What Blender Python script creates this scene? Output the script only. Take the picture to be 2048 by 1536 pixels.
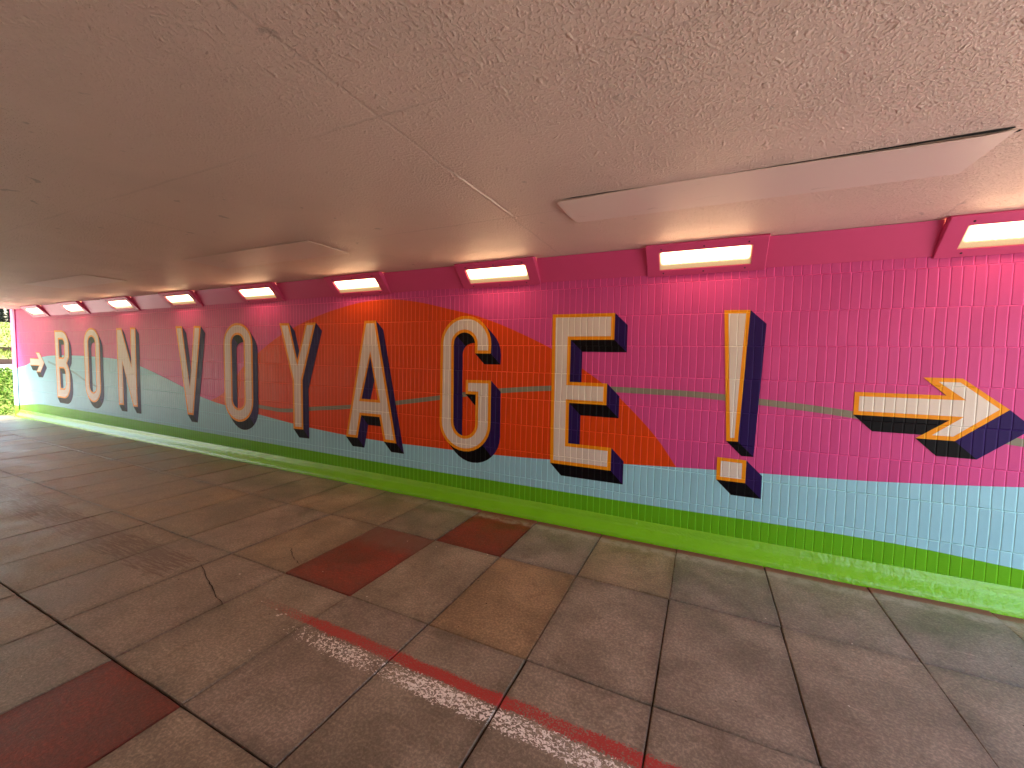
import bpy, math, random
from mathutils import Vector, Matrix
from mathutils.geometry import tessellate_polygon

for o in list(bpy.data.objects):
    bpy.data.objects.remove(o)
sc = bpy.context.scene
COL = sc.collection
R = math.radians
rnd = random.Random(7)

# ------------------------------------------------------------------ camera
cam_d = bpy.data.cameras.new("camera")
cam = bpy.data.objects.new("camera", cam_d)
COL.objects.link(cam)
F_PX, YAW, PITCH, ROLL = 814.78, R(-25.224), R(-3.308), R(1.181)
cam_d.sensor_width = 36.0
cam_d.sensor_fit = 'HORIZONTAL'
cam_d.lens = 36.0 * F_PX / 2048.0
cam_d.clip_start = 0.05
cam_d.clip_end = 2000
fw = Vector((math.sin(YAW) * math.cos(PITCH), math.cos(YAW) * math.cos(PITCH), math.sin(PITCH)))
rt0 = Vector((math.cos(YAW), -math.sin(YAW), 0))
up0 = rt0.cross(fw)
rt = math.cos(ROLL) * rt0 + math.sin(ROLL) * up0
up = -math.sin(ROLL) * rt0 + math.cos(ROLL) * up0
m = Matrix(((rt.x, up.x, -fw.x, 0), (rt.y, up.y, -fw.y, -3.546), (rt.z, up.z, -fw.z, 1.485), (0, 0, 0, 1)))
cam.matrix_world = m
sc.camera = cam

# ------------------------------------------------------------------ light and exposure
SUN_EL, SUN_DIR = R(52), Vector((-0.30, -0.85, 0))
w = bpy.data.worlds.new("World")
sc.world = w
w.use_nodes = True
nt = w.node_tree
bg = nt.nodes["Background"]
sky = nt.nodes.new("ShaderNodeTexSky")
sky.sky_type = 'NISHITA'
sky.sun_disc = False
sky.sun_elevation = SUN_EL
sky.sun_rotation = math.atan2(SUN_DIR.x, SUN_DIR.y)
sky.dust_density = 4.0
sky.air_density = 1.4
nt.links.new(sky.outputs[0], bg.inputs[0])
bg.inputs[1].default_value = 0.15
sun_d = bpy.data.lights.new("sun", 'SUN')
sun_d.energy = 3.0
sun_d.angle = R(24)
sun_d.color = (1.0, 0.95, 0.88)
sun = bpy.data.objects.new("sun", sun_d)
COL.objects.link(sun)
sd = Vector((SUN_DIR.x, SUN_DIR.y, 0)).normalized() * math.cos(SUN_EL) + Vector((0, 0, math.sin(SUN_EL)))
sun.rotation_euler = sd.to_track_quat('Z', 'Y').to_euler()
sun.location = (-20, -20, 30)
LAMP_POWER = 5.7
sc.view_settings.view_transform = 'Standard'
sc.view_settings.look = 'None'
sc.view_settings.exposure = 2.4
sc.view_settings.gamma = 1.0
sc.render.engine = 'CYCLES'
sc.cycles.max_bounces = 10
sc.cycles.diffuse_bounces = 6
sc.cycles.sample_clamp_indirect = 8

# ------------------------------------------------------------------ node helpers
class N:
    def __init__(s, name):
        s.m = bpy.data.materials.new(name)
        s.m.use_nodes = True
        s.t = s.m.node_tree
        s.b = s.t.nodes["Principled BSDF"]
        g = s.t.nodes.new("ShaderNodeNewGeometry")
        s.pos = g.outputs["Position"]
    def new(s, kind, **kw):
        n = s.t.nodes.new(kind)
        for k, v in kw.items():
            setattr(n, k, v)
        return n
    def put(s, inp, v):
        if isinstance(v, bpy.types.NodeSocket):
            s.t.links.new(v, inp)
        else:
            if isinstance(v, (tuple, list)) and len(v) == 3 and inp.type == 'RGBA':
                v = (*v, 1)
            inp.default_value = v
    def mt(s, op, a, b=0.0, c=0.0):
        n = s.new("ShaderNodeMath", operation=op)
        s.put(n.inputs[0], a); s.put(n.inputs[1], b); s.put(n.inputs[2], c)
        return n.outputs[0]
    def sep(s, v):
        n = s.new("ShaderNodeSeparateXYZ"); s.put(n.inputs[0], v)
        return n.outputs
    def comb(s, x, y, z):
        n = s.new("ShaderNodeCombineXYZ")
        s.put(n.inputs[0], x); s.put(n.inputs[1], y); s.put(n.inputs[2], z)
        return n.outputs[0]
    def scl(s, v, k):
        n = s.new("ShaderNodeVectorMath", operation='MULTIPLY')
        s.put(n.inputs[0], v); s.put(n.inputs[1], k)
        return n.outputs[0]
    def noise(s, scale, detail=3, rough=0.5, vec=None, dist=0.0):
        n = s.new("ShaderNodeTexNoise")
        s.put(n.inputs["Vector"], vec if vec is not None else s.pos)
        n.inputs["Scale"].default_value = scale
        n.inputs["Detail"].default_value = detail
        n.inputs["Roughness"].default_value = rough
        n.inputs["Distortion"].default_value = dist
        return n.outputs[0]
    def white(s, v):
        n = s.new("ShaderNodeTexWhiteNoise", noise_dimensions='3D')
        s.put(n.inputs[0], v)
        return n.outputs[0]
    def ss(s, v, a, b, o0=0.0, o1=1.0):
        n = s.new("ShaderNodeMapRange", interpolation_type='SMOOTHSTEP')
        s.put(n.inputs[0], v)
        n.inputs[1].default_value = a; n.inputs[2].default_value = b
        n.inputs[3].default_value = o0; n.inputs[4].default_value = o1
        return n.outputs[0]
    def mix(s, f, a, b, mode='MIX'):
        n = s.new("ShaderNodeMix", data_type='RGBA', blend_type=mode)
        s.put(n.inputs[0], f); s.put(n.inputs[6], a); s.put(n.inputs[7], b)
        return n.outputs[2]
    def vary(s, col, amt, f):
        # brightness variation of one colour by factor f (0..1)
        d = tuple(c * (1 - amt) for c in col); l = tuple(min(1, c * (1 + amt)) for c in col)
        return s.mix(f, d, l)
    def bump(s, h, dist, strength=1.0, nrm=None):
        n = s.new("ShaderNodeBump")
        n.inputs["Distance"].default_value = dist
        n.inputs["Strength"].default_value = strength
        s.put(n.inputs["Height"], h)
        if nrm is not None: s.put(n.inputs["Normal"], nrm)
        return n.outputs[0]
    def out(s, col, rough, nrm=None, spec=0.5):
        s.put(s.b.inputs["Base Color"], col)
        s.put(s.b.inputs["Roughness"], rough)
        s.b.inputs["Specular IOR Level"].default_value = spec
        if nrm is not None: s.put(s.b.inputs["Normal"], nrm)
        return s.m

TP, TR, TZ = 0.0555, 0.253, 2.135
def tile_paint(name, col, rough=0.36, spec=0.21):
    """gloss masonry paint over upright tiles with grooved joints"""
    n = N(name)
    x, y, z = n.sep(n.pos)
    wob = n.mt('MULTIPLY', n.mt('SUBTRACT', n.noise(5, 2), 0.5), 0.0035)
    zz = n.mt('DIVIDE', n.mt('SUBTRACT', n.mt('ADD', z, wob), TZ), TR)
    row = n.mt('FLOOR', zz)
    zf = n.mt('SUBTRACT', zz, row)
    rj = n.mt('MULTIPLY', n.white(n.comb(row, 3.1, 0.7)), 0.012)
    xx = n.mt('DIVIDE', n.mt('ADD', n.mt('ADD', x, rj), wob), TP)
    cidx = n.mt('FLOOR', xx)
    xf = n.mt('SUBTRACT', xx, cidx)
    dx = n.mt('MULTIPLY', n.mt('MINIMUM', xf, n.mt('SUBTRACT', 1.0, xf)), TP)
    dz = n.mt('MULTIPLY', n.mt('MINIMUM', zf, n.mt('SUBTRACT', 1.0, zf)), TR)
    g = n.mt('MULTIPLY', n.ss(dx, 0.0008, 0.0058), n.ss(dz, 0.0008, 0.0058))
    tr = n.white(n.comb(cidx, row, 1.3))
    tilt = n.mt('MULTIPLY', n.mt('SUBTRACT', tr, 0.5), n.mt('MULTIPLY', n.mt('SUBTRACT', xf, 0.5), 0.8))
    tr2 = n.white(n.comb(cidx, row, 7.9))
    tilt2 = n.mt('MULTIPLY', n.mt('SUBTRACT', tr2, 0.5), n.mt('MULTIPLY', n.mt('SUBTRACT', zf, 0.5), 0.6))
    pe = n.noise(1.0, 2, 0.5, n.scl(n.pos, (70, 70, 210)), 0.6)
    pe2 = n.noise(26.0, 2, 0.5)
    h = n.mt('ADD', g, n.mt('ADD', tilt, tilt2))
    h = n.mt('ADD', h, n.mt('ADD', n.mt('MULTIPLY', pe, 0.16), n.mt('MULTIPLY', pe2, 0.2)))
    nr = n.bump(h, 0.0044)
    c = n.vary(col, 0.09, n.noise(2.3, 4, 0.6))
    c = n.mix(n.mt('MULTIPLY', n.ss(tr, 0.7, 1.0), 0.10), c, tuple(k * 0.7 for k in col))
    c = n.mix(n.mt('SUBTRACT', 1.0, g), c, tuple(min(1, k * 1.5 + 0.006 * min(1, sum(col) * 2)) for k in col))  # joints coloured lighter, for the light their groove sides catch
    # grime sits in the joints
    grime = n.mt('MULTIPLY', n.mt('SUBTRACT', 1.0, g), n.ss(n.noise(1.4, 3), 0.45, 0.75, 0.0, 0.07))
    c = n.mix(grime, c, tuple(k * 0.35 for k in col))
    rg = n.mt('ADD', rough, n.mt('MULTIPLY', n.noise(9, 3), 0.12))
    return n.out(c, rg, nr, spec)

def plain_paint(name, col, rough=0.4, scale=30, bumpd=0.001, amt=0.06):
    n = N(name)
    c = n.vary(col, amt, n.noise(3, 4, 0.6))
    nr = n.bump(n.noise(scale, 4, 0.6), bumpd)
    return n.out(c, rough, nr)

PINK = (0.61, 0.066, 0.255)
ORANGE = (0.70, 0.060, 0.002)
BLUE = (0.30, 0.60, 0.72)
GREEN = (0.125, 0.43, 0.006)
M = {}
M['pink'] = tile_paint('pink_tile_paint', PINK)
M['orange'] = tile_paint('orange_tile_paint', ORANGE)
M['blue'] = tile_paint('blue_tile_paint', BLUE)
M['green'] = tile_paint('green_tile_paint', GREEN)
M['grey'] = tile_paint('grey_tile_paint', (0.24, 0.22, 0.16))
M['slate'] = tile_paint('slate_tile_paint', (0.22, 0.38, 0.44))
M['cream'] = tile_paint('cream_tile_paint', (0.72, 0.62, 0.54))
M['amber'] = tile_paint('amber_tile_paint', (0.86, 0.30, 0.003))
M['black'] = tile_paint('black_tile_paint', (0.002, 0.001, 0.003), 0.42, 0.13)
M['navy'] = tile_paint('navy_tile_paint', (0.022, 0.007, 0.085), 0.42, 0.13)
M['fascia'] = plain_paint('pink_fascia_paint', (0.64, 0.064, 0.205), 0.42, 60, 0.0006)
M['pinkplain'] = plain_paint('pink_render_paint', (0.68, 0.12, 0.32), 0.45, 45, 0.003)
M['blueplain'] = plain_paint('blue_render_paint', BLUE, 0.45, 45, 0.003)
M['greenplain'] = plain_paint('green_render_paint', GREEN, 0.45, 45, 0.003)
M['screw'] = plain_paint('dark_screw_metal', (0.03, 0.012, 0.015), 0.4)
M['joint'] = plain_paint('dark_sealant', (0.05, 0.01, 0.03), 0.8)
M['skirt'] = None
n = N('green_skirting_gloss')
h = n.mt('ADD', n.noise(18, 3, 0.5), n.mt('MULTIPLY', n.noise(70, 3, 0.6), 0.35))
M['skirt'] = n.out(n.vary((0.17, 0.52, 0.006), 0.10, n.noise(6, 4)), n.mt('ADD', 0.16, n.mt('MULTIPLY', n.noise(12, 3), 0.15)), n.bump(h, 0.006), 0.6)

# concrete soffit with lumpy paint and board marks
n = N('painted_rough_soffit')
x, y, z = n.sep(n.pos)
lump = n.noise(1.0, 3, 0.55, n.scl(n.pos, (88, 78, 85)), 0.2)
l2 = n.ss(lump, 0.47, 0.66)
big = n.noise(3.0, 4, 0.6)
fine = n.noise(120, 3, 0.6)
drips = n.ss(n.noise(24, 1, 0.4, None, 0.5), 0.66, 0.76)
h = n.mt('ADD', n.mt('MULTIPLY', l2, n.ss(big, 0.35, 0.6, 0.45, 1.0)), n.mt('MULTIPLY', fine, 0.25))
h = n.mt('ADD', h, n.mt('MULTIPLY', drips, 0.8))
def seam(v, off, period, wd):
    f = n.mt('SUBTRACT', n.mt('FRACT', n.mt('DIVIDE', n.mt('ADD', v, off), period)), 0.5)
    return n.mt('SUBTRACT', 1.0, n.ss(n.mt('MULTIPLY', n.mt('ABSOLUTE', f), period), wd * 0.3, wd))
wy = n.mt('MULTIPLY', n.mt('SUBTRACT', n.noise(6, 3), 0.5), 0.03)
s1 = seam(n.mt('ADD', x, wy), 1.16 + 1.2, 2.4, 0.011)
s2 = seam(n.mt('ADD', y, wy), 2.32 + 0.585, 1.17, 0.011)
sm = n.mt('MULTIPLY', n.mt('MAXIMUM', s1, s2), n.ss(n.noise(1.1, 3), 0.36, 0.6, 0.15, 1.0))
h = n.mt('SUBTRACT', h, n.mt('MULTIPLY', sm, 0.55))
nr = n.bump(h, 0.0044)
soot = n.ss(n.noise(0.8, 5, 0.65), 0.42, 0.75)
c = n.mix(n.mt('MULTIPLY', soot, 0.35), (0.83, 0.62, 0.53), (0.67, 0.49, 0.42))
c = n.mix(n.mt('MULTIPLY', sm, 0.16), c, (0.30, 0.20, 0.16))
c = n.mix(n.mt('MULTIPLY', n.ss(n.noise(9, 2, 0.5, None, 0.4), 0.72, 0.77), 0.35), c, (0.2, 0.14, 0.12))
M['soffit'] = n.out(c, 0.55, nr, 0.4)
n = N('cover_sheet_paint')
st = n.ss(n.noise(1.0, 4, 0.6, n.scl(n.pos, (5, 16, 5))), 0.62, 0.78)
c = n.mix(n.mt('MULTIPLY', st, 0.5), (0.82, 0.65, 0.58), (0.40, 0.27, 0.21))
M['sheet'] = n.out(c, 0.5, n.bump(n.noise(4, 2), 0.004))
M['deck'] = plain_paint('deck_concrete', (0.35, 0.33, 0.30), 0.8, 20, 0.004)

# paving
n = N('paving_slab_concrete')
at = n.new("ShaderNodeAttribute", attribute_name='tint').outputs[0]
x, y, z = n.sep(n.pos)
f1 = n.noise(75, 5, 0.75)
f2 = n.noise(2.6, 5, 0.65)
f3 = n.noise(14, 4, 0.6)
c = n.mix(n.ss(f2, 0.3, 0.72), (0.62, 0.60, 0.58), (1.15, 1.12, 1.10))
c = n.mix(1.0, at, c, 'MULTIPLY')
c = n.mix(n.ss(f1, 0.42, 0.66, 0.0, 0.75), n.mix(1.0, c, (0.78, 0.77, 0.76), 'MULTIPLY'), n.mix(1.0, c, (1.6, 1.55, 1.5), 'MULTIPLY'))
blot = n.ss(n.noise(7.5, 5, 0.7, None, 0.6), 0.50, 0.68)
c = n.mix(n.mt('MULTIPLY', blot, 0.38), c, n.mix(1.0, c, (0.52, 0.48, 0.45), 'MULTIPLY'))
scr = n.ss(n.noise(1.0, 3, 0.6, n.scl(n.pos, (5, 45, 5)), 1.2), 0.60, 0.70)
c = n.mix(n.mt('MULTIPLY', scr, 0.22), c, n.mix(1.0, c, (1.9, 1.9, 1.9), 'MULTIPLY'))
wr = n.mt('MULTIPLY', n.mt('MULTIPLY', n.ss(n.mt('ADD', y, n.mt('MULTIPLY', f3, 0.25)), -1.12, -0.90), n.ss(y, -0.846, -0.850)), n.mt('MULTIPLY', n.ss(x, -2.56, -2.53), n.mt('SUBTRACT', 1.0, n.ss(x, -1.95, -1.92))))
c = n.mix(n.mt('MULTIPLY', wr, 0.75), c, (0.16, 0.085, 0.065))
c = n.mix(n.ss(f3, 0.55, 0.75, 0.0, 0.35), c, n.mix(1.0, c, (0.5, 0.47, 0.45), 'MULTIPLY'))
# scuffs and worn drag marks
scf = n.noise(1.0, 4, 0.6, n.scl(n.pos, (6, 70, 6)), 0.3)
c = n.mix(n.ss(scf, 0.66, 0.8, 0.0, 0.35), c, (0.40, 0.36, 0.33))
# trodden paint line: red and white, worn off the high aggregate
def band(v, a, b, e):
    return n.mt('MULTIPLY', n.ss(v, a - e, a + e), n.mt('SUBTRACT', 1.0, n.ss(v, b - e, b + e)))
wv = n.mt('ADD', y, n.mt('MULTIPLY', n.mt('SUBTRACT', n.noise(4, 3), 0.5), 0.05))
spk = n.noise(1.0, 3, 0.6, n.scl(n.pos, (62, 85, 70)), 1.0)
spk2 = n.noise(150, 2, 0.6)
lenw = n.ss(x, -2.15, -1.5)
lenr = n.ss(x, -2.55, -1.7, 0.0, 1.0)
slabwear = n.ss(n.noise(2.2, 3), 0.3, 0.6, 0.55, 1.0)
wm = n.mt('MULTIPLY', n.mt('MULTIPLY', band(wv, -2.155, -2.058, 0.022), lenw), slabwear)
wgate = n.ss(wm, 0.02, 0.15)
wm = n.ss(n.mt('ADD', wm, n.mt('MULTIPLY', n.mt('SUBTRACT', spk, 0.55), 5.6)), 0.58, 0.72)
wm = n.mt('MULTIPLY', wm, wgate)
rm = n.mt('MULTIPLY', n.mt('MULTIPLY', band(wv, -2.052, -1.985, 0.016), lenr), n.ss(slabwear, 0.5, 1.0, 0.7, 1.0))
rgate = n.ss(rm, 0.02, 0.2)
rm = n.ss(n.mt('ADD', rm, n.mt('MULTIPLY', n.mt('SUBTRACT', spk2, 0.46), 3.2)), 0.45, 0.95)
rm = n.mt('MULTIPLY', rm, rgate)
# reddish ghost mark of the same line further on
gh = n.mt('MULTIPLY', band(wv, -2.20, -1.88, 0.07), n.mt('SUBTRACT', 1.0, n.ss(x, -3.4, -2.9)))
ghm = n.ss(n.mt('ADD', gh, n.mt('MULTIPLY', n.mt('SUBTRACT', scf, 0.5), 2.5)), 0.65, 1.1, 0.0, 0.7)
c = n.mix(ghm, c, (0.10, 0.045, 0.035))
ln = n.mt('MULTIPLY', band(wv, -2.15, -2.10, 0.012), n.mt('SUBTRACT', 1.0, n.ss(x, -3.3, -3.0)))
c = n.mix(n.mt('MULTIPLY', ln, n.ss(f3, 0.45, 0.7, 0.0, 0.3)), c, (0.42, 0.36, 0.32))
c = n.mix(n.mt('MULTIPLY', rm, 0.92), c, (0.42, 0.016, 0.020))
c = n.mix(wm, c, (0.88, 0.84, 0.80))
# red paint edge along the skirting
redge = n.mt('MULTIPLY', n.ss(y, -0.156, -0.149), n.ss(n.mt('ADD', n.mt('MULTIPLY', f3, 1.2), n.ss(x, -3.2, -1.2)), 0.8, 1.2))
c = n.mix(n.mt('MULTIPLY', redge, 0.9), c, (0.20, 0.045, 0.045))
dust = n.mt('MULTIPLY', n.mt('MULTIPLY', band(n.mt('ADD', y, n.mt('MULTIPLY', n.mt('SUBTRACT', f3, 0.5), 0.10)), -0.24, -0.150, 0.035), n.ss(x, -4.0, -1.5)), n.ss(f3, 0.35, 0.6, 0.1, 0.6))
c = n.mix(dust, c, (0.42, 0.37, 0.34))
hh = n.mt('ADD', n.mt('MULTIPLY', f1, 1.1), n.mt('ADD', n.mt('MULTIPLY', f3, 0.8), n.mt('MULTIPLY', n.noise(2, 2), 2.0)))
rg = n.ss(f2, 0.3, 0.7, 0.33, 0.55)
M['slab'] = n.out(c, rg, n.bump(hh, 0.0024), 0.45)
M['bed'] = plain_paint('dark_joint_dirt', (0.030, 0.023, 0.017), 0.9, 90, 0.004, 0.3)
M['chip'] = plain_paint('pale_litter_chip', (0.62, 0.56, 0.50), 0.6)
M['leafdark'] = plain_paint('dry_leaf_brown', (0.035, 0.02, 0.012), 0.7)

# lamp diffuser: tube glow behind dirty prismatic glass (local coordinates of the pane)
n = N('lit_lamp_glass')
tc = n.new("ShaderNodeTexCoord").outputs["Object"]
lx, ly, lz = n.sep(tc)
wn = n.noise(60, 3, 0.6, tc)
e1 = n.ss(n.mt('ADD', lz, n.mt('MULTIPLY', n.mt('SUBTRACT', wn, 0.5), 0.02)), 0.080, 0.132)
e2 = n.mt('SUBTRACT', 1.0, n.ss(lz, 0.196, 0.214, 0.0, 0.75))
e3 = n.mt('SUBTRACT', 1.0, n.ss(n.mt('ABSOLUTE', lx), 0.285, 0.318, 0.0, 0.9))
e = n.mt('POWER', n.mt('MULTIPLY', n.mt('MULTIPLY', e1, e2), e3), 2.6)
spkl = n.ss(n.noise(170, 2, 0.7, tc), 0.35, 0.7, 0.5, 1.4)
e = n.mt('ADD', n.mt('MULTIPLY', e, LAMP_POWER), n.mt('MULTIPLY', spkl, 0.10))
n.put(n.b.inputs["Base Color"], (0.5, 0.42, 0.3))
n.put(n.b.inputs["Emission Color"], n.mix(n.ss(e, 0.5, 4.0), (1.0, 0.64, 0.28), (1.0, 0.63, 0.34)))
n.put(n.b.inputs["Emission Strength"], e)
n.put(n.b.inputs["Roughness"], 0.15)
M['glass'] = n.m

# ------------------------------------------------------------------ mesh helpers
def obj(name, verts, faces, mats, parent=None, mi=None, smooth=False, loc=None):
    me = bpy.data.meshes.new(name)
    me.from_pydata([tuple(v) for v in verts], [], faces)
    for k in (mats if isinstance(mats, (list, tuple)) else [mats]):
        me.materials.append(k)
    if mi:
        me.polygons.foreach_set('material_index', mi)
    if smooth:
        me.polygons.foreach_set('use_smooth', [True] * len(me.polygons))
    me.update()
    o = bpy.data.objects.new(name, me)
    COL.objects.link(o)
    if parent: o.parent = parent
    if loc: o.location = loc
    return o
def empty(name, loc=(0, 0, 0)):
    o = bpy.data.objects.new(name, None)
    o.location = loc
    o.empty_display_size = 0.1
    COL.objects.link(o)
    return o
def tag(o, label=None, cat=None, group=None, kind=None):
    if label: o['label'] = label
    if cat: o['category'] = cat
    if group: o['group'] = group
    if kind: o['kind'] = kind
    return o
class MB:
    def __init__(s): s.v = []; s.f = []; s.mi = []
    def poly(s, pts, mi=0):
        b = len(s.v); s.v += [tuple(p) for p in pts]
        s.f.append(tuple(range(b, b + len(pts)))); s.mi.append(mi)
    def box(s, a, b, mi=0):
        (x0, y0, z0), (x1, y1, z1) = a, b
        k = len(s.v)
        s.v += [(x0, y0, z0), (x1, y0, z0), (x1, y1, z0), (x0, y1, z0), (x0, y0, z1), (x1, y0, z1), (x1, y1, z1), (x0, y1, z1)]
        for q in ((0, 3, 2, 1), (4, 5, 6, 7), (0, 1, 5, 4), (1, 2, 6, 5), (2, 3, 7, 6), (3, 0, 4, 7)):
            s.f.append(tuple(k + i for i in q)); s.mi.append(mi)
    def prism(s, prof, x0, x1, mi=0):
        """profile of (y,z) points swept along x"""
        k = len(s.v); n = len(prof)
        s.v += [(x0, y, z) for y, z in prof] + [(x1, y, z) for y, z in prof]
        for i in range(n):
            j = (i + 1) % n
            s.f.append((k + i, k + j, k + n + j, k + n + i)); s.mi.append(mi)
        s.f.append(tuple(k + i for i in range(n))[::-1]); s.mi.append(mi)
        s.f.append(tuple(k + n + i for i in range(n))); s.mi.append(mi)
    def build(s, name, mats, parent=None, smooth=False, loc=None):
        return obj(name, s.v, s.f, mats, parent, s.mi if any(s.mi) else None, smooth, loc)

def flat(loops, Y):
    """loops of (x,z): outer then holes -> verts/faces on the plane y=Y facing -y"""
    vl = [[Vector((x, z, 0)) for x, z in lp] for lp in loops]
    tris = tessellate_polygon(vl)
    pts = [p for lp in vl for p in lp]
    V = [(p.x, Y, p.y) for p in pts]
    Fc = []
    for t in tris:
        a, b, c = (pts[i] for i in t)
        ar = (b - a).cross(c - a).z
        if abs(ar) < 1e-12: continue
        Fc.append(tuple(t) if ar > 0 else tuple(t)[::-1])
    return V, Fc
def area(p):
    return 0.5 * sum(p[i][0] * p[(i + 1) % len(p)][1] - p[(i + 1) % len(p)][0] * p[i][1] for i in range(len(p)))
def inset(p, d):
    """offset a closed loop to its left by d, mitred"""
    r = []; n = len(p)
    for i in range(n):
        a, b, c = Vector(p[i - 1]), Vector(p[i]), Vector(p[(i + 1) % n])
        u, v = (b - a).normalized(), (c - b).normalized()
        nu, nv = Vector((-u.y, u.x)), Vector((-v.y, v.x))
        k = nu + nv
        den = 1 + nu.dot(nv)
        r.append(tuple(b + k * (d / max(den, 0.25))))
    return r
def arc(cx, cz, rx, rz, a0, a1, n=12):
    return [(cx + rx * math.cos(R(a0 + (a1 - a0) * i / n)), cz + rz * math.sin(R(a0 + (a1 - a0) * i / n))) for i in range(n + 1)]

# ================================================================== SETTING
X0, X1 = -13.95, 2.65          # tiled wall runs from X0 to X1
CZ = 2.40                     # soffit height
YB = -5.45                     # opposite wall

# ---- soffit / bridge deck
b = MB()
NX = 1
b.box((X0 - 0.17, YB - 0.6, CZ), (X1 + 0.2, 0.6, CZ + 0.9))
soffit = b.build('underpass_ceiling', [M['soffit']])
tag(soffit, kind='structure')

# ---- ground and paving
b = MB()
b.box((X0 - 0.62, YB - 3, -0.4), (X1 + 1.3, 0.4, -0.014))
bed = b.build('ground', [M['bed']]); tag(bed, kind='structure')

rows = [0.077, 0.851, 1.742, 2.644, 3.546, 4.448, 5.36]
V = []; Fc = []; tint = []
base_cols = [(0.196, 0.172, 0.138), (0.206, 0.176, 0.138), (0.186, 0.166, 0.142), (0.202, 0.174, 0.146), (0.192, 0.168, 0.130), (0.214, 0.174, 0.122)]
RED = (0.22, 0.034, 0.022)
red_at = {(1, 0), (0, 1), (3, 0), (3, -12), (5, 3), (2, -13), (5, -5)}
for r in range(len(rows) - 1):
    ya, yb = -rows[r], -rows[r + 1]
    i = -20
    while True:
        xa = -2.54 + 0.6 * i + rnd.uniform(-.003, .003)
        xb = -2.54 + 0.6 * (i + 1) + rnd.uniform(-.003, .003)
        if xa > X1 + 1: break
        g = rnd.uniform(0.0012, 0.0032)
        gy = 0.007 if r in (2, 3) else 0.0035
        g2 = 0.0045
        z = rnd.uniform(-0.002, 0.001)
        tx, ty = rnd.uniform(-.0022, .0022), rnd.uniform(-.0022, .0022)
        xs = (xa + g, xb - g)
        y0_ = yb + (0.0045 if (r + 1) in (3,) else 0.0028); y1_ = ya - (0.0045 if r == 3 else 0.002 if r else 0.0)
        k = len(V)
        def P(x, y, dz=0): return (x, y, z + dz + tx * (x - xa - .3) / .3 + ty * (y - (ya + yb) / 2) / .45)
        # wavy worn edges
        ring_o = []; ring_i = []; ring_c = []
        cs = [(xs[0], y0_), (xs[1], y0_), (xs[1], y1_), (xs[0], y1_)]
        NS = 8
        for s in range(4):
            p, q2 = cs[s], cs[(s + 1) % 4]
            for t in range(NS):
                u = t / NS
                x = p[0] + (q2[0] - p[0]) * u; y = p[1] + (q2[1] - p[1]) * u
                j = rnd.uniform(-.0013, .0013) if t else 0.001
                inx = (1 if s == 3 or (t == 0 and s == 0) else 0) - (1 if s == 1 or (t == 0 and s == 2) else 0)
                iny = (1 if s == 0 or (t == 0 and s == 1) else 0) - (1 if s == 2 or (t == 0 and s == 3) else 0)
                ring_o.append((x + inx * j, y + iny * j))
                e = 0.0035 + rnd.uniform(0, .0015)
                ring_i.append((x + inx * (j + e), y + iny * (j + e)))
                e2_ = rnd.uniform(.03, .085)
                ring_c.append((x + inx * e2_, y + iny * e2_))
        n_ = len(ring_o)
        V += [P(x, y, -0.018) for x, y in ring_o]
        V += [P(x, y, -0.004) for x, y in ring_o]
        V += [P(x, y) for x, y in ring_i]
        V += [P(x, y) for x, y in ring_c]
        for a_ in range(n_):
            c_ = (a_ + 1) % n_
            Fc.append((k + a_, k + c_, k + n_ + c_, k + n_ + a_))
            Fc.append((k + n_ + a_, k + n_ + c_, k + 2 * n_ + c_, k + 2 * n_ + a_))
            Fc.append((k + 2 * n_ + a_, k + 2 * n_ + c_, k + 3 * n_ + c_, k + 3 * n_ + a_))
        Fc.append(tuple(k + 3 * n_ + t for t in range(n_)))
        bc = rnd.choice(base_cols); v = rnd.uniform(1.32, 1.62)
        cc = tuple(c * v for c in bc)
        if (r, i) in red_at: cc = RED
        if (r, i) == (1, 2): cc = (0.31, 0.225, 0.135)
        ed = tuple(q_ * 0.76 for q_ in cc)
        tint += [(*ed, 1)] * (3 * n_) + [(*cc, 1)] * n_
        i += 1
pav = obj('pavement', V, Fc, M['slab'])
ca = pav.data.color_attributes.new('tint', 'FLOAT_COLOR', 'POINT')
ca.data.foreach_set('color', [c for t in tint for c in t])
tag(pav, kind='structure')
# cracks in slabs: children of the pavement
def crack(pts, wd, name='crack'):
    vs = []; fs = []
    for k, (x, y) in enumerate(pts):
        ww = wd * (0.5 + rnd.random()) * (0.4 if k in (0, len(pts) - 1) else 1)
        vs += [(x - ww, y - ww * .4, 0.0045), (x + ww, y + ww * .4, 0.0045)]
        if k: fs.append((2 * k - 2, 2 * k - 1, 2 * k + 1, 2 * k))
    return obj(name, vs, fs, M['bed'], pav)
def jag(pts, n=7, a=0.012):
    r = []
    for p, q_ in zip(pts, pts[1:]):
        for k in range(n):
            t = k / n
            r.append((p[0] + (q_[0] - p[0]) * t + rnd.uniform(-a, a) * (k > 0), p[1] + (q_[1] - p[1]) * t + rnd.uniform(-a, a) * (k > 0)))
    return r + [pts[-1]]
crack(jag([(-3.16, -1.94), (-2.86, -2.045), (-2.68, -2.11), (-2.525, -2.155)], 5, 0.007), 0.0040)
crack(jag([(-2.84, -1.48), (-2.70, -1.57), (-2.56, -1.62)], 5, .007), 0.0022)

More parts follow.
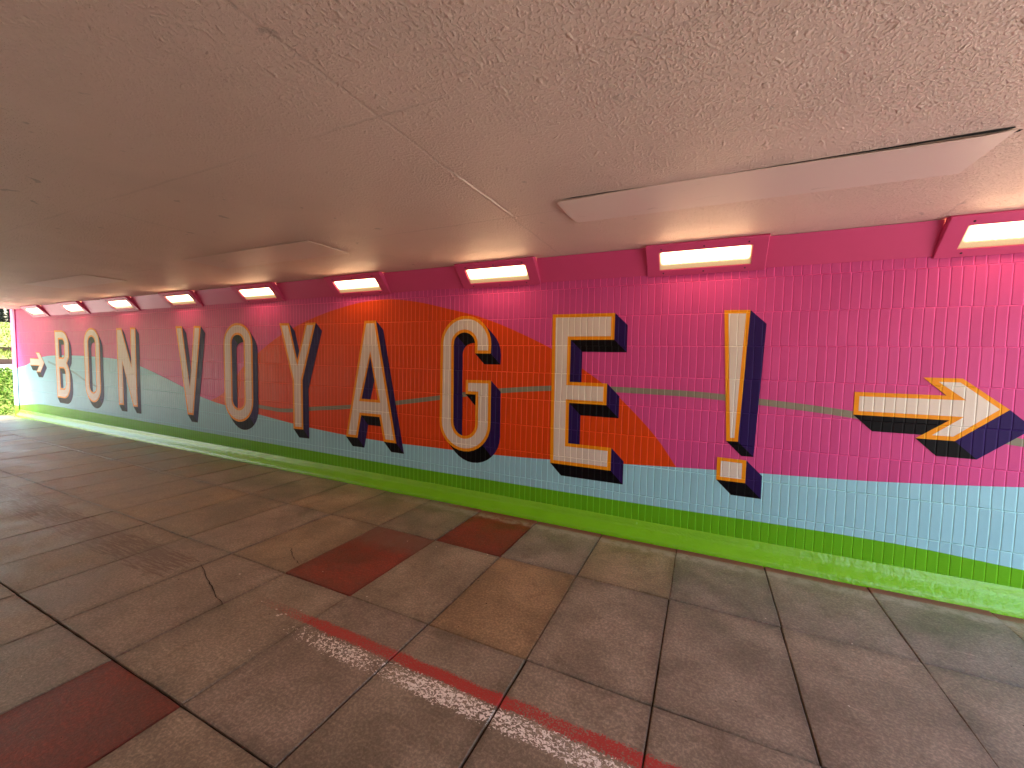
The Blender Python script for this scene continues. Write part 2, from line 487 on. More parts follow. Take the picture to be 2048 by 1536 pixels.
# ================================================================== MURAL WALL
L = 0.0008  # step between paint coats
wall = empty('mural_wall', (0, 0, 0))
tag(wall, 'long tiled underpass wall painted pink, orange, blue and green with big lettering', 'wall')
b = MB(); b.box((X0, 0.0, 0.0), (X1, 0.35, CZ - 0.002))
b.build('tiled_surface', [M['pink']], wall)
def coat(name, loops, layer, mat, label=None):
    V, Fc = flat(loops, -L * layer)
    o = obj(name, V, Fc, mat, wall)
    if label: o['label'] = label
    return o
def smooth_line(pts, n=10):
    """Catmull-Rom through (x,z) points"""
    r = []
    P = [pts[0]] + list(pts) + [pts[-1]]
    for i in range(1, len(P) - 2):
        p0, p1, p2, p3 = P[i - 1:i + 3]
        for k in range(n):
            t = k / n
            r.append(tuple(0.5 * (2 * p1[j] + (p2[j] - p0[j]) * t + (2 * p0[j] - 5 * p1[j] + 4 * p2[j] - p3[j]) * t * t + (3 * p1[j] - p0[j] - 3 * p2[j] + p3[j]) * t ** 3) for j in (0, 1)))
    return r + [pts[-1]]
hill = smooth_line([(-6.95, 0.70), (-6.42, 0.87), (-6.12, 1.05), (-5.85, 1.30), (-5.44, 1.545), (-5.04, 1.745), (-4.60, 1.905), (-4.22, 2.01), (-3.92, 2.072), (-3.62, 2.118), (-3.32, 2.137), (-3.05, 2.124), (-2.74, 2.078), (-2.42, 2.005), (-2.10, 1.928), (-1.75, 1.81), (-1.28, 1.603), (-0.95, 1.405), (-0.70, 1.228), (-0.50, 1.045), (-0.32, 0.85), (-0.172, 0.64), (-0.13, 0.57)])
coat('orange_hill', [hill + [(-0.12, 0.45), (-6.9, 0.45)]], 1, M['orange'])
grey = smooth_line([(-12.32, 1.262), (-11.96, 1.20), (-11.2, 1.09), (-10.72, 0.95), (-10.2, 0.84)]), smooth_line([(-5.75, 0.80), (-5.32, 0.776), (-5.06, 0.765), (-4.81, 0.78), (-4.456, 0.825), (-3.96, 0.876), (-3.5, 0.93), (-3.05, 0.992), (-2.53, 1.075), (-2.1, 1.145), (-1.78, 1.188), (-1.28, 1.236), (-0.85, 1.252), (-0.45, 1.252), (-0.02, 1.243), (0.366, 1.215), (0.80, 1.176), (1.2, 1.125), (1.74, 1.052), (X1 - .01, 0.96)])
def ribbon(c, wd):
    return [(x, z + wd) for x, z in c] + [(x, z - wd) for x, z in reversed(c)]
blue = smooth_line([(X0, 1.09), (-13.5, 1.16), (-13.2, 1.235), (-12.8, 1.32), (-12.4, 1.375), (-11.8, 1.40), (-11.1, 1.407), (-10.3, 1.398), (-9.4, 1.365), (-8.9, 1.31), (-8.4, 1.215), (-7.8, 1.08), (-7.35, 0.97), (-6.9, 0.85), (-6.3, 0.755), (-5.5, 0.675), (-4.75, 0.603), (-4.2, 0.565), (-3.7, 0.543), (-3.2, 0.533), (-2.7, 0.538), (-1.9, 0.546), (-1.26, 0.572), (-0.56, 0.618), (0.115, 0.66), (0.73, 0.69), (1.15, 0.716), (1.79, 0.778), (X1, 0.89)])
coat('blue_band', [blue + [(X1, 0.12), (X0, 0.12)]], 2, M['blue'])
coat('grey_stripe', [ribbon(grey[1], 0.024)], 2.6, M['grey'])
coat('grey_stripe', [ribbon(grey[0], 0.02)], 2.6, M['slate'])
green = smooth_line([(X0, 0.255), (-13.3, 0.31), (-12.6, 0.345), (-11.2, 0.345), (-10, 0.338), (-8.5, 0.325), (-7.5, 0.314), (-6.5, 0.305), (-5.5, 0.298), (-4.0, 0.288), (-2.9, 0.283), (-1.85, 0.287), (-0.5, 0.292), (0.36, 0.303), (0.97, 0.306), (1.37, 0.297), (1.8, 0.268), (X1, 0.215)])
coat('green_band', [green + [(X1, 0.03), (X0, 0.03)]], 3, M['green'])

SV = (0.108, -0.106)
def letter(label, shapes, d=0.031, faces=None, name='painted_letter', noline=False):
    """shapes: list of [outer, hole, hole...] loops in wall coordinates"""
    # orient: outer counter-clockwise, holes clockwise
    sh = []
    for s in shapes:
        q_ = []
        for k, lp in enumerate(s):
            lp = list(lp)
            a = area(lp)
            if (k == 0) != (a > 0): lp.reverse()
            q_.append(lp)
        sh.append(q_)
    Vf = []; Ff = []; Vo = []; Fo = []; Vs = []; Fs = []; mi = []
    kk = 0
    for s in sh:
        v, f = flat(s, -L * 6.2)
        Fo += [tuple(i + len(Vo) for i in t) for t in f]; Vo += v
        ins = [inset(lp, d) for lp in s]
        if faces is not None: ins = faces[sh.index(s)]
        v, f = flat(ins, -L * 7.0)
        Ff += [tuple(i + len(Vf) for i in t) for t in f]; Vf += v
        for lp in s:
            for i in range(len(lp)):
                p, q_ = lp[i], lp[(i + 1) % len(lp)]
                ex, ez = q_[0] - p[0], q_[1] - p[1]
                nx, nz = ez, -ex
                ln_ = math.hypot(nx, nz)
                if ln_ < 1e-6: continue
                if nx * SV[0] + nz * SV[1] > 1e-5 * ln_:
                    kk += 1
                    Y = -L * 4.0 - 1.8e-5 * (kk % 80)
                    a = len(Vs)
                    Vs += [(p[0], Y, p[1]), (p[0] + SV[0], Y, p[1] + SV[1]), (q_[0] + SV[0], Y, q_[1] + SV[1]), (q_[0], Y, q_[1])]
                    Fs.append((a, a + 1, a + 2, a + 3))
                    mi.append(1 if nx > abs(nz) * 0.9 else 0)
    o = obj(name, Vf, Ff, M['cream'], wall)
    o['label'] = label
    if not noline:
        obj('letter_outline', Vo, Fo, M['amber'], o)
    obj('letter_shadow', Vs, Fs, [M['black'], M['navy']], o, mi)
    return o
T, B_ = 1.908, 0.543
# E
letter('painted capital letter E', [[[(-1.272, T + .004), (-0.709, T), (-0.709, 1.68), (-1.094, 1.68), (-1.094, 1.303), (-0.757, 1.303), (-0.757, 1.113), (-1.094, 1.113), (-1.092, .744), (-.702, .744), (-.702, B_), (-1.26, B_)]]])
# exclamation mark and its dot
o = letter('painted exclamation mark', [[[(.119, 1.904), (.293, 1.900), (.256, .899), (.176, .897)]], [[(.120, .765), (.319, .761), (.319, .585), (.120, .585)]]], 0.027)
# big arrow
letter('painted arrow at the right end pointing right', [[[(.943, 1.318), (1.408, 1.318), (1.29, 1.430), (1.478, 1.430), (1.699, 1.246), (1.465, 1.029), (1.275, 1.029), (1.432, 1.160), (.943, 1.160)]]], 0.028, faces=[[[(.970, 1.289), (1.502, 1.292), (1.366, 1.404), (1.468, 1.404), (1.656, 1.246), (1.455, 1.057), (1.354, 1.057), (1.498, 1.187), (.970, 1.187)]]], name='painted_arrow')
# small arrow at the far end (no outline visible)
letter('painted small arrow at the far left end', [[[(-13.245, 1.322), (-12.80, 1.318), (-12.93, 1.452), (-12.735, 1.448), (-12.50, 1.235), (-12.72, 1.030), (-12.93, 1.030), (-12.78, 1.165), (-13.235, 1.165)]]], 0.012, name='painted_arrow')
# A
def A(x):
    return [[(x - .085, T - .003), (x + .085, T - .003), (x + .388, .530), (x + .205, .530), (x + .140, .808), (x - .140, .808), (x - .198, .535), (x - .384, .533)], [(x, 1.50), (x - .132, 1.003), (x + .116, 1.003)]]
s = A(-3.474)
letter('painted capital letter A', [s])
# Y
letter('painted capital letter Y', [[[(-5.045, T), (-4.856, T - .003), (-4.706, 1.43), (-4.545, T - .005), (-4.365, T - .005), (-4.612, 1.178), (-4.606, B_ + .004), (-4.792, B_), (-4.800, 1.165)]]])
# V
letter('painted capital letter V', [[[(-7.50, T + .004), (-7.318, T), (-7.142, .98), (-7.00, T), (-6.819, T - .006), (-7.064, B_ + .003), (-7.222, B_ + .003)]]])
# N
letter('painted capital letter N', [[[(-9.385, T), (-9.203, T), (-8.905, 1.27), (-8.905, T + .005), (-8.728, T), (-8.728, .558), (-8.880, .558), (-9.203, 1.30), (-9.203, .560), (-9.385, .558)]]])
# O letters
def O(cx, wd=0.335, ht=None):
    top, bot = T + .022, B_ - .005
    rr = .255
    outer = arc(cx, top - .29, wd, .29, 0, 180, 16) + arc(cx, bot + .31, wd, .31, 180, 360, 16)
    iw = .135
    inner = arc(cx, 1.655, iw, .11, 0, 180, 12) + arc(cx, .845, iw, .115, 180, 360, 12)
    return [outer, inner]
letter('painted capital letter O of the second word', [O(-5.937, .330)])
letter('painted capital letter O of the first word', [O(-10.345, .315)])
# G
go = arc(-2.197, 1.64, .305, .285, 0, 180, 16) + arc(-2.197, .84, .305, .30, 180, 360, 16)
g_in = []
outer = [(-1.905, 1.548)] + arc(-2.200, 1.64, .298, .285, 0, 180, 16)[0:] + arc(-2.200, .84, .305, .297, 180, 360, 16) + [(-1.897, 1.283), (-2.189, 1.279), (-2.189, 1.135), (-2.070, 1.135)] + arc(-2.200, .84, .132, .137, 360, 180, 12) + arc(-2.212, 1.64, .127, .118, 180, 0, 12) + [(-2.085, 1.548)]
letter('painted capital letter G', [[outer]])
# B
bo = [(-11.95, T - .006), (-11.62, T - .008)] + arc(-11.62, 1.60, .305, .295, 82, 0, 8) + [(-11.315, 1.46)] + [(-11.325, 1.36), (-11.42, 1.25), (-11.34, 1.15), (-11.305, 1.03)] + [(-11.305, .83)] + arc(-11.60, .83, .29, .29, 0, -85, 8) + [(-11.93, B_)]
letter('painted capital letter B', [[bo, [(-11.76, 1.72), (-11.62, 1.72)] + arc(-11.62, 1.63, .10, .09, 80, 0, 5) + [(-11.52, 1.45)] + arc(-11.60, 1.45, .08, .09, -15, -90, 4) + [(-11.76, 1.36)], [(-11.755, 1.14), (-11.62, 1.14)] + arc(-11.61, 1.04, .10, .10, 80, 0, 5) + [(-11.51, .84)] + arc(-11.60, .84, .09, .10, -10, -90, 4) + [(-11.75, .74)]]])

# skirting: coved gloss kicker at the foot of the wall
b = MB()
prof = [(-0.0005, 0.150), (-0.006, 0.141), (-0.010, 0.108), (-0.022, 0.080), (-0.050, 0.053), (-0.064, 0.036), (-0.072, 0.020), (-0.075, -0.02)]
NXs = 150
V = []; Fc = []
for i in range(NXs + 1):
    x = X0 + (X1 - X0) * i / NXs
    for k, (yy, zz) in enumerate(prof):
        j = rnd.uniform(-.0022, .0022) if 0 < k < len(prof) - 1 else 0
        V.append((x, yy + j - 0.0027 , zz + j))
    if i:
        for k in range(len(prof) - 1):
            a = (i - 1) * len(prof) + k; c_ = i * len(prof) + k
            Fc.append((a, a + 1, c_ + 1, c_))
obj('skirting', V, Fc, M['skirt'], wall, smooth=True)
# end pier beyond the movement joint
pier = empty('end_pier', (X0 - 0.12, 0.15, 0))
tag(pier, 'smooth painted end pier beyond the dark joint at the far mouth of the underpass', 'pier')
def pbox(name, z0, z1, mat, dy=0.0):
    b = MB(); b.box((-0.145, -0.165 - dy, z0), (0.100, 0.2, z1)); return b.build(name, [mat], pier)
pbox('pink_face', 1.085, CZ - .002, M['pinkplain'])
pbox('blue_face', 0.243, 1.085, M['blueplain'])
pbox('green_face', 0.0, 0.243, M['greenplain'])
b = MB(); b.box((0.1, -0.135, 0.0), (0.1195, 0.2, CZ - .003)); b.build('joint_strip', [M['joint']], pier)

# opposite wall (behind the camera), plain bands
ow = empty('opposite_wall', (0, YB, 0))
tag(ow, 'tiled underpass wall opposite the mural with pink upper and blue lower bands', 'wall')
for nm, z0, z1, mat in (('pink_face', 1.2, CZ - .002, 'pink'), ('blue_face', .3, 1.2, 'blue'), ('green_face', 0, .3, 'green')):
    b = MB(); b.box((X0, -0.35, z0), (X1, 0, z1)); b.build(nm, [M[mat]], ow)

# ================================================================== FASCIA AND LAMPS
Sdir = Vector((0, -0.193, 0.200)).normalized()       # up the slope
Ndir = Vector((0, -Sdir.z, Sdir.y))                  # out into the underpass
if Ndir.y > 0: Ndir = -Ndir
def sp(x, s, nrm):
    p = Sdir * s + Ndir * nrm
    return (x, p.y, p.z)
LW = 0.825
lampx = [1.288, -0.454, -2.219, -3.992, -5.750, -7.556, -9.367, -11.155, -12.933]
def make_lamp():
    root = empty('bulkhead_lamp')
    W2 = LW / 2; SL = 0.278; s0, s1 = 0.056, 0.214; w2 = 0.318; TH = 0.0; DP = -0.030
    b = MB()
    # plate with rectangular hole, outer bevel
    bv = 0.004
    O1 = [(-W2, 0.0), (W2, 0.0), (W2, SL), (-W2, SL)]
    O2 = [(-W2 + bv, bv), (W2 - bv, bv), (W2 - bv, SL - bv), (-W2 + bv, SL - bv)]
    I1 = [(-w2, s0), (w2, s0), (w2, s1), (-w2, s1)]
    rings = [[sp(x, s, -0.05) for x, s in O1], [sp(x, s, -bv) for x, s in O1], [sp(x, s, 0) for x, s in O2], [sp(x, s, 0) for x, s in I1], [sp(x, s, -0.012) for x, s in I1]]
    for A_, B2 in zip(rings, rings[1:]):
        for i in range(4):
            j = (i + 1) % 4
            b.poly([A_[i], A_[j], B2[j], B2[i]])
    b.build('frame', [M['fascia']], root)
    # glass pane: own object so that its local z runs up the pane
    pane = obj('lamp_glass', [(-w2, 0, s0), (w2, 0, s0), (w2, 0, s1), (-w2, 0, s1)], [(0, 1, 2, 3)], M['glass'], root)
    ang = math.atan2(-Sdir.y, Sdir.z)
    pane.rotation_euler = (ang, 0, 0)
    pane.location = Ndir * -0.011
    # rim seal round the glass
    b = MB()
    for (xa, xb, sa, sb) in ((-w2, w2, s0, s0 + .005), (-w2, w2, s1 - .005, s1), (-w2, -w2 + .006, s0 + .005, s1 - .005), (w2 - .006, w2, s0 + .005, s1 - .005)):
        b.poly([sp(xa, sa, -.008), sp(xb, sa, -.008), sp(xb, sb, -.008), sp(xa, sb, -.008)])
    b.build('glass_rim', [M['rim']], root)
    for (x, s) in ((-0.29, 0.030), (0.0, 0.028), (0.28, 0.032), (-0.30, 0.240), (0.0, 0.240), (0.29, 0.242)):
        b = MB(); n8 = 8
        ring = [sp(x + .0065 * math.cos(k * math.pi / 4), s + .0065 * math.sin(k * math.pi / 4), 0.0005) for k in range(n8)]
        ring2 = [sp(x + .005 * math.cos(k * math.pi / 4), s + .005 * math.sin(k * math.pi / 4), 0.004) for k in range(n8)]
        for k in range(n8):
            b.poly([ring[k], ring[(k + 1) % n8], ring2[(k + 1) % n8], ring2[k]])
        b.poly(ring2)
        b.build('screw', [M['screw']], root)
    return root
M['rim'] = plain_paint('pale_rim_seal', (0.62, 0.42, 0.30), 0.4)
def copy_tree(o, parent=None):
    c_ = o.copy(); COL.objects.link(c_)
    if parent: c_.parent = parent
    for ch in list(o.children): copy_tree(ch, c_)
    return c_
lamp_lab = ['lit pink framed wall lamp above the tip of the big right hand arrow', 'lit pink framed wall lamp just left above the exclamation mark', 'lit pink framed wall lamp above the letter G', 'lit pink framed wall lamp above the left side of the letter A', 'lit pink framed wall lamp between the second O and the Y', 'lit pink framed wall lamp above the letter V', 'lit pink framed wall lamp above the letter N', 'lit pink framed wall lamp above the first O', 'lit pink framed wall lamp nearest the far mouth, above the small arrow', 'lit pink framed wall lamp outside the picture past the big arrow']
proto = make_lamp()
lamps = []
for i, x in enumerate(lampx):
    o = proto if i == 0 else copy_tree(proto)
    o.location = (x + LW / 2, -0.010, 2.187)
    tag(o, lamp_lab[i], 'wall lamp', 'lamps along the top of the wall')
    lamps.append(o)
for i, x in enumerate(lampx):          # the row on the opposite wall, out of the picture
    o = copy_tree(proto)
    o.location = (x + LW / 2, YB + 0.010, 2.187)
    o.rotation_euler = (0, 0, math.pi)
    tag(o, 'lit pink framed wall lamp on the opposite wall behind the camera', 'wall lamp', 'lamps on the opposite wall')
# fascia boards between lamps
fl = ['smooth pink fascia board above the arrow shaft and exclamation mark', 'smooth pink fascia board above the letter E', 'smooth pink fascia board between the letters A and G', 'smooth pink fascia board above the letter Y', 'smooth pink fascia board between the V and the second O', 'smooth pink fascia board between the words', 'smooth pink fascia board left of the letter N', 'smooth pink fascia board above the letter B', ]
xs_ = sorted(lampx, reverse=True)
k = 0
for i in range(len(xs_) - 1):
    xa = xs_[i + 1] + LW + 0.001; xb = xs_[i] - 0.001
    cx = (xa + xb) / 2
    b = MB()
    b.prism([(-0.001, 2.206), (-0.006, 2.204), (-0.136, CZ - .004), (-0.001, CZ - .003)], xa - cx, xb - cx)
    o = b.build('fascia_board', [M['fascia']], None, loc=(cx, 0, 0))
    lab = fl[i]
    tag(o, lab, 'fascia board', 'pink boards between the lamps')

# ---- soffit cover sheets, slightly warped and hanging loose
def sheet(xa, xb, ya, yb, sagf, label):
    NXp, NYp = 24, 6
    cx, cy = (xa + xb) / 2, (ya + yb) / 2
    V = []; Fc = []
    for side in (0, 1):
        for i in range(NXp + 1):
            for j in range(NYp + 1):
                u, v = i / NXp, j / NYp
                z = -0.002 - sagf(u, v) - (0.003 if side == 0 else 0)
                V.append((xa + (xb - xa) * u - cx, ya + (yb - ya) * v - cy, z))
    S = (NXp + 1) * (NYp + 1)
    idx = lambda i, j, s: s * S + i * (NYp + 1) + j
    for i in range(NXp):
        for j in range(NYp):
            Fc.append((idx(i, j, 0), idx(i, j + 1, 0), idx(i + 1, j + 1, 0), idx(i + 1, j, 0)))
            Fc.append((idx(i, j, 1), idx(i + 1, j, 1), idx(i + 1, j + 1, 1), idx(i, j + 1, 1)))
    for i in range(NXp):
        for j in (0, NYp):
            Fc.append((idx(i, j, 0), idx(i + 1, j, 0), idx(i + 1, j, 1), idx(i, j, 1)))
    for j in range(NYp):
        for i in (0, NXp):
            Fc.append((idx(i, j, 0), idx(i, j + 1, 0), idx(i, j + 1, 1), idx(i, j, 1)))
    o = obj('ceiling_cover_sheet', V, Fc, M['sheet'], loc=(cx, cy, CZ))
    return tag(o, label, 'cover sheet', 'thin cover sheets fixed under the ceiling')
def sag1(u, v):
    e = (1 - v) ** 1.5
    return e * (0.009 * max(0, (0.30 - u) / 0.30) ** 1.2 + 0.009 * max(0, (u - 0.45) / 0.5) ** 1.1 * min(1, (1.0 - u) / 0.06 + 0.1)) + 0.008 * math.sin(math.pi * v) * max(0, (0.2 - u) / 0.2)
sheet(-0.80, 1.03, -1.300, -0.905, sag1, 'warped pale cover sheet on the ceiling, near edge hanging loose above the exclamation mark')
def shade_and_spot(pts, parent):  # flat dark patches: shade painted in for the slot, plus small dark spots
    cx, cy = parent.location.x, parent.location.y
    return obj('gap_shade_and_spot', [(x - cx, y - cy, -0.0012) for x, y in pts], [tuple(range(len(pts)))], M['shade_spot'], parent)
M['shade_spot'] = plain_paint('gap_shade_and_spot_dark', (0.006, 0.004, 0.003), 0.9)
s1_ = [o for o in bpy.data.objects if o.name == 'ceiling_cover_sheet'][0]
shade_and_spot([(0.02, -1.299), (1.00, -1.299), (1.022, -1.310), (1.012, -1.322), (0.96, -1.323), (0.6, -1.311), (0.2, -1.302)], s1_)
shade_and_spot([(-0.775, -1.299), (-0.30, -1.299), (-0.50, -1.306), (-0.70, -1.3085)], s1_)
shade_and_spot([(1.045, -1.345), (1.066, -1.350), (1.070, -1.364), (1.052, -1.368), (1.043, -1.358)], s1_)
shade_and_spot([(1.035, -1.262), (1.050, -1.270), (1.052, -1.285), (1.040, -1.288)], s1_)
# raised paint ridge along a board joint of the ceiling
V = []; Fc = []
NR = 40
for k in range(NR + 1):
    t = k / NR; y_ = -1.86 + (1.86 - 1.142) * t
    x_ = -1.160 + 0.022 * t + rnd.uniform(-.002, .002)
    hgt = 0.0045 * min(1, t * 5, (1 - t) * 12) * rnd.uniform(.6, 1.2)
    V += [(x_ - .006, y_, CZ + .0005), (x_, y_, CZ - hgt - .0004), (x_ + .006, y_, CZ + .0005)]
    if k:
        a = 3 * (k - 1)
        Fc += [(a, a + 1, a + 4, a + 3), (a + 1, a + 2, a + 5, a + 4)]
obj('paint_ridge', V, Fc, M['sheet'], soffit)
sheet(-4.61, -2.86, -1.295, -0.88, lambda u, v: (1 - v) ** 1.5 * 0.005 * u + 0.0015, 'flat pale cover sheet on the ceiling in front of the letters Y and A')
sheet(-8.47, -6.68, -1.305, -0.90, lambda u, v: (1 - v) * 0.006 * (1 - u) + 0.0015, 'flat pale cover sheet on the ceiling nearest the far mouth')

# ---- litter
def litter():
    V = []; Fc = []; mi = []
    spots = []
    for k in range(150):
        spots.append((rnd.uniform(-9, 2.2), rnd.uniform(-3.3, -0.15), rnd.uniform(.003, .008), 0 if rnd.random() < .45 else 1))
    spots += [(-2.13, -2.06, .016, 0), (-2.11, -2.045, .012, 0), (-2.14, -2.075, .012, 0), (-2.2, -2.04, .009, 0), (-2.35, -2.03, .007, 0), (-2.78, -1.9, .012, 0), (-2.0, -2.32, .012, 0), (-1.95, -3.06, .012, 0)]
    for x, y, s, mm in spots:
        n_ = rnd.randint(4, 6); k = len(V); a0 = rnd.uniform(0, 6)
        el = rnd.uniform(0.4, 1.0)
        for i in range(n_):
            r_ = s * rnd.uniform(.6, 1.1); a = a0 + i * 2 * math.pi / n_
            dx, dy = r_ * math.cos(a), r_ * el * math.sin(a)
            V.append((x + dx, y + dy, 0.0045 + rnd.uniform(0, .002)))
        V.append((x, y, 0.008))
        for i in range(n_):
            Fc.append((k + i, k + (i + 1) % n_, k + n_)); mi.append(mm)
    o = obj('litter', V, Fc, [M['chip'], M['leafdark']], None, mi)
    tag(o, 'small pale chips and dark crumbs scattered on the paving', 'litter', kind='stuff')
litter()

# ================================================================== OUTSIDE, far mouth
def grass_mat(name, c1, c2, sc_=6):
    n = N(name)
    f = n.noise(sc_, 5, 0.7)
    c = n.mix(n.ss(f, 0.3, 0.7), c1, c2)
    return n.out(c, 0.8, n.bump(n.noise(25, 4, 0.7), 0.05))
M['lawn'] = grass_mat('lawn_grass', (0.15, 0.22, 0.03), (0.34, 0.36, 0.07))
M['leaf'] = grass_mat('ivy_leaf', (0.07, 0.20, 0.008), (0.22, 0.36, 0.02), 12)
M['path'] = plain_paint('pale_gravel_path', (0.58, 0.55, 0.50), 0.9, 60, 0.01)
M['log'] = plain_paint('brown_timber', (0.10, 0.055, 0.038), 0.8, 30, 0.01, 0.3)
M['conifer'] = plain_paint('dark_conifer_needles', (0.012, 0.018, 0.012), 0.8, 30, 0.01, 0.3)
M['bark'] = plain_paint('conifer_bark', (0.06, 0.045, 0.035), 0.9, 30, 0.02, 0.3)
prof = [(-13.9, 0.0), (-14.6, 0.02), (-15.0, 0.14), (-15.8, 0.42), (-16.6, 0.68), (-17.5, 0.90), (-21.4, 1.03), (-21.42, 1.10), (-27.2, 1.46), (-27.22, 1.50), (-34, 2.2), (-42, 3.0), (-49, 3.62), (-60, 3.9), (-90, 3.8), (-160, 3.6), (-400, 3.6)]
def hx(x):
    for (a, za), (b_, zb) in zip(prof, prof[1:]):
        if b_ <= x <= a:
            return za + (zb - za) * (a - x) / (a - b_)
    return prof[-1][1] if x < -160 else 0.0
def terrain(x, y):
    h = hx(x)
    k = min(1, max(0, (y + 0.45) / 0.5)); k = k * k * (3 - 2 * k)
    ramp = min(h, max(0, (-x - 16) * 0.075))      # path climbing out of the underpass
    kk = min(1, max(0, (-x - 26) / 6.0))
    k = max(k, kk)
    if y < -7.2:
        k = max(k, min(1, (-7.2 - y) / 1.2))
    return ramp * (1 - k) + h * k
xs2 = [-14.22, -14.6, -15, -15.4, -15.8, -16.2, -16.6, -17.0, -17.5, -18.5, -20, -21.38, -21.44, -23, -25, -27.18, -27.24, -30, -34, -38, -42, -46, -49, -54, -60, -75, -100, -160, -400]
ys2 = [-300, -120, -60, -40, -25, -15, -10, -8.4, -7.8, -7.2, -6, -4, -2, -1, -0.45, -0.3, -0.2, -0.1, 0.05, 0.5, 1, 1.5, 2, 3, 4.5, 6, 8, 10, 12, 15, 20, 30, 50, 90, 200]
V = [(x, y, terrain(x, y) + (0.0 if x > -14.5 else rnd.uniform(-.02, .02)) - 0.02) for x in xs2 for y in ys2]
Fc = []
ny = len(ys2)
mi = []
for i in range(len(xs2) - 1):
    for j in range(ny - 1):
        Fc.append((i * ny + j, (i + 1) * ny + j, (i + 1) * ny + j + 1, i * ny + j + 1))
        xm = (xs2[i] + xs2[i + 1]) / 2; ym = (ys2[j] + ys2[j + 1]) / 2
        onp = (-21.4 < xm < -17.5) or (-7.2 < ym < -0.45 and xm > -17.5)
        mi.append(1 if onp else 0)
ter = obj('terrain', V, Fc, [M['lawn'], M['path']], None, mi)
tag(ter, kind='structure')
def beam(x, y0, y1, z0, z1, wd, label, cap=False):
    root = empty('timber_edging', (x, (y0 + y1) / 2, z0))
    hl = (y1 - y0) / 2
    b = MB()
    nseg = max(2, int((y1 - y0) / 2.4))
    for k in range(nseg):
        a = -hl + 2 * hl * k / nseg; c_ = -hl + 2 * hl * (k + 1) / nseg - 0.03
        j = rnd.uniform(-.012, .012)
        b.box((-wd / 2, a, j - .1), (wd / 2, c_, z1 - z0 + j))
    b.build('board', [M['log']], root)
    return tag(root, label, 'timber edging')
beam(-21.43, -25, 30, 1.03, 1.19, 0.14, 'low brown timber edging beside the pale path')
beam(-27.24, -25, 0.9 + 2.6, 1.46, 1.62, 0.2, 'left length of raised timber edging on the upper grass slope')
beam(-27.24, 3.35 , 30, 1.46, 1.70, 0.24, 'right, taller length of dark timber edging on the upper grass slope')
# leafy ground cover on the near bank
V = []; Fc = []
for k in range(9000):
    x = -14.35 - 3.4 * rnd.random() ** 0.8; y = rnd.uniform(-0.35, 3.2)
    z = terrain(x, y) + rnd.uniform(0.0, 0.10)
    s = rnd.uniform(.02, .045)
    a = Vector((rnd.uniform(-1, 1), rnd.uniform(-1, 1), rnd.uniform(-.4, .8))).normalized()
    c_ = a.cross(Vector((rnd.uniform(-1, 1), rnd.uniform(-1, 1), rnd.uniform(-1, 1)))).normalized()
    p = Vector((x, y, z)); n0 = len(V)
    V += [tuple(p - a * s), tuple(p + c_ * s * .55), tuple(p + a * s), tuple(p - c_ * s * .55)]
    Fc.append((n0, n0 + 1, n0 + 2, n0 + 3))
gc = obj('ground_cover', V, Fc, M['leaf'])
tag(gc, 'bright green leafy ground cover on the bank outside the far mouth', 'ground cover', kind='stuff')
# meadow tufts on the slopes
V = []; Fc = []
for k in range(9000):
    x = rnd.uniform(-48, -21.6); y = rnd.uniform(0, 14)
    z = terrain(x, y) - .03
    s = rnd.uniform(.06, .16); a = rnd.uniform(0, 6.28); l_ = rnd.uniform(-.08, .08)
    dx, dy = math.cos(a) * .05, math.sin(a) * .05
    n0 = len(V)
    V += [(x - dx, y - dy, z), (x + dx, y + dy, z), (x + l_, y + l_ * .5, z + s)]
    Fc.append((n0, n0 + 1, n0 + 2))
tag(obj('grass', V, Fc, M['lawn']), 'rough pale grass on the slope beyond the path', 'grass', kind='stuff')
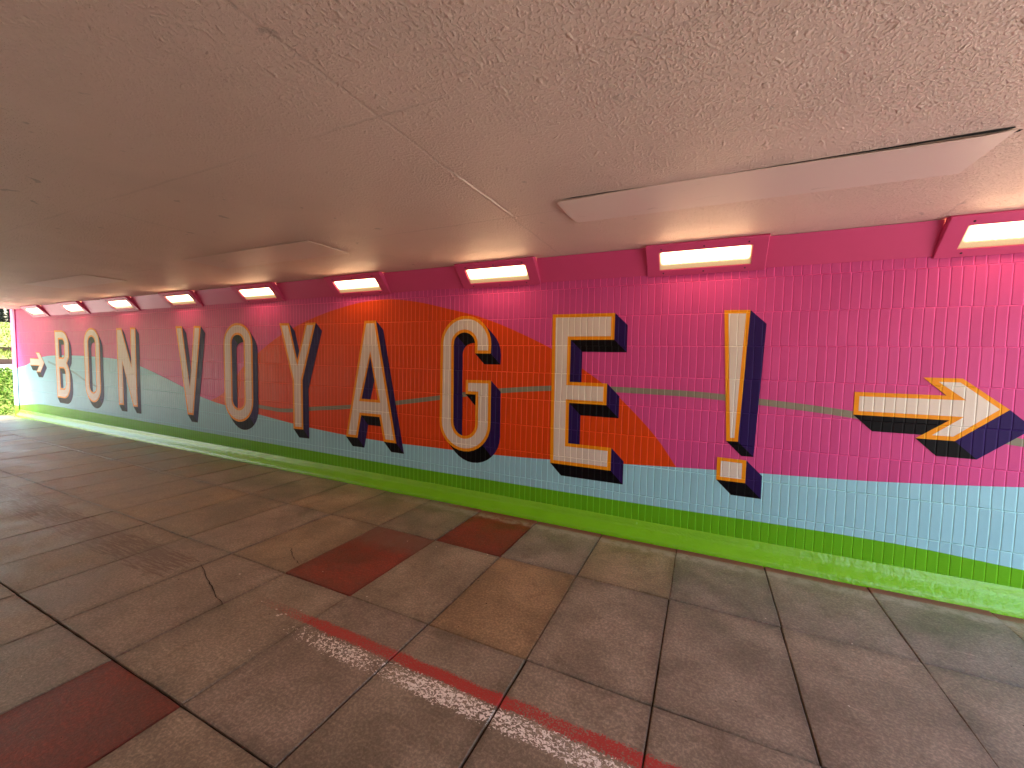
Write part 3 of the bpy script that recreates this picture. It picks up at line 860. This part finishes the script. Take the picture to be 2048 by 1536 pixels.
# conifers on the skyline
def conifer(x, y, h, r, seed, label):
    g = random.Random(seed)
    z0 = terrain(x, y)
    root = empty('conifer_tree', (x, y, z0 - .1))
    b = MB()
    n_ = 7
    for k in range(6):
        z1, z2 = h * k / 6, h * (k + 1) / 6
        r1, r2 = .10 * (1 - k / 6.3) * h / 6, .10 * (1 - (k + 1) / 6.3) * h / 6
        for i in range(n_):
            a1, a2 = 2 * math.pi * i / n_, 2 * math.pi * (i + 1) / n_
            b.poly([(r1 * math.cos(a1), r1 * math.sin(a1), z1), (r1 * math.cos(a2), r1 * math.sin(a2), z1), (r2 * math.cos(a2), r2 * math.sin(a2), z2), (r2 * math.cos(a1), r2 * math.sin(a1), z2)])
    b.build('trunk', [M['bark']], root)
    V = []; Fc = []
    tiers = int(h * 4.5)
    for t in range(tiers):
        zt = h * (0.12 + 0.88 * t / tiers)
        rt_ = r * (1 - (t / tiers)) ** 0.8 * g.uniform(.75, 1.1) + .04
        for q_ in range(9):
            a = g.uniform(0, 6.28); ln_ = rt_ * g.uniform(.6, 1.05)
            for s in range(7):
                u = (s + .6) / 7 * ln_
                px_, py_, pz_ = u * math.cos(a), u * math.sin(a), zt - u * .28 + g.uniform(-.05, .05)
                for _ in range(3):
                    d = Vector((g.uniform(-1, 1), g.uniform(-1, 1), g.uniform(-.7, .4))).normalized() * g.uniform(.14, .30)
                    e = Vector((g.uniform(-1, 1), g.uniform(-1, 1), g.uniform(-1, 1))).normalized() * .07
                    p = Vector((px_, py_, pz_)); k = len(V)
                    V += [tuple(p - e), tuple(p + e), tuple(p + d)]
                    Fc.append((k, k + 1, k + 2))
    obj('crown', V, Fc, M['conifer'], root)
    return tag(root, label, 'tree', 'conifers on the skyline beyond the grass slope')
def dirpt(px, r):
    a = -0.9732 + (0.9732 - 0.96998) * px / 28.0; b_ = 0.2300 + 0.0132 * px / 28.0
    return a * r, -3.546 + b_ * r
x, y = dirpt(5, 105); conifer(x, y, 5.3, 1.15, 1, 'fullest dark conifer, at the left picture edge beyond the grass slope')
x, y = dirpt(22, 118); conifer(x, y, 7.2, 0.8, 2, 'slim dark conifer close against the pier, beyond the grass slope')
for k, (px, r, h, rr, lab) in enumerate(((-60, 100, 7, 1.5, 'broad conifer outside the left edge, nearest of the skyline row'), (-120, 112, 8, 1.6, 'tall conifer further outside the left edge of the row'), (75, 110, 6.5, 1.3, 'conifer hidden behind the pier on the skyline'))):
    x, y = dirpt(px, r); conifer(x, y, h, rr, 10 + k, lab)

# ================================================================== near mouth, behind and right of camera
b = MB()
b.box((X1 + 12.0, -60, -0.6), (X1 + 120, 60, -0.03))
o = b.build('lawn', [M['lawn']]); tag(o, kind='structure')
b = MB()
b.box((X1 + 1.3, -30, -0.61), (X1 + 12.0, 20, -0.012))
o = b.build('bounce_forecourt', [M['path']]); tag(o, kind='structure')  # unseen pale ground, added to bounce daylight up to the ceiling
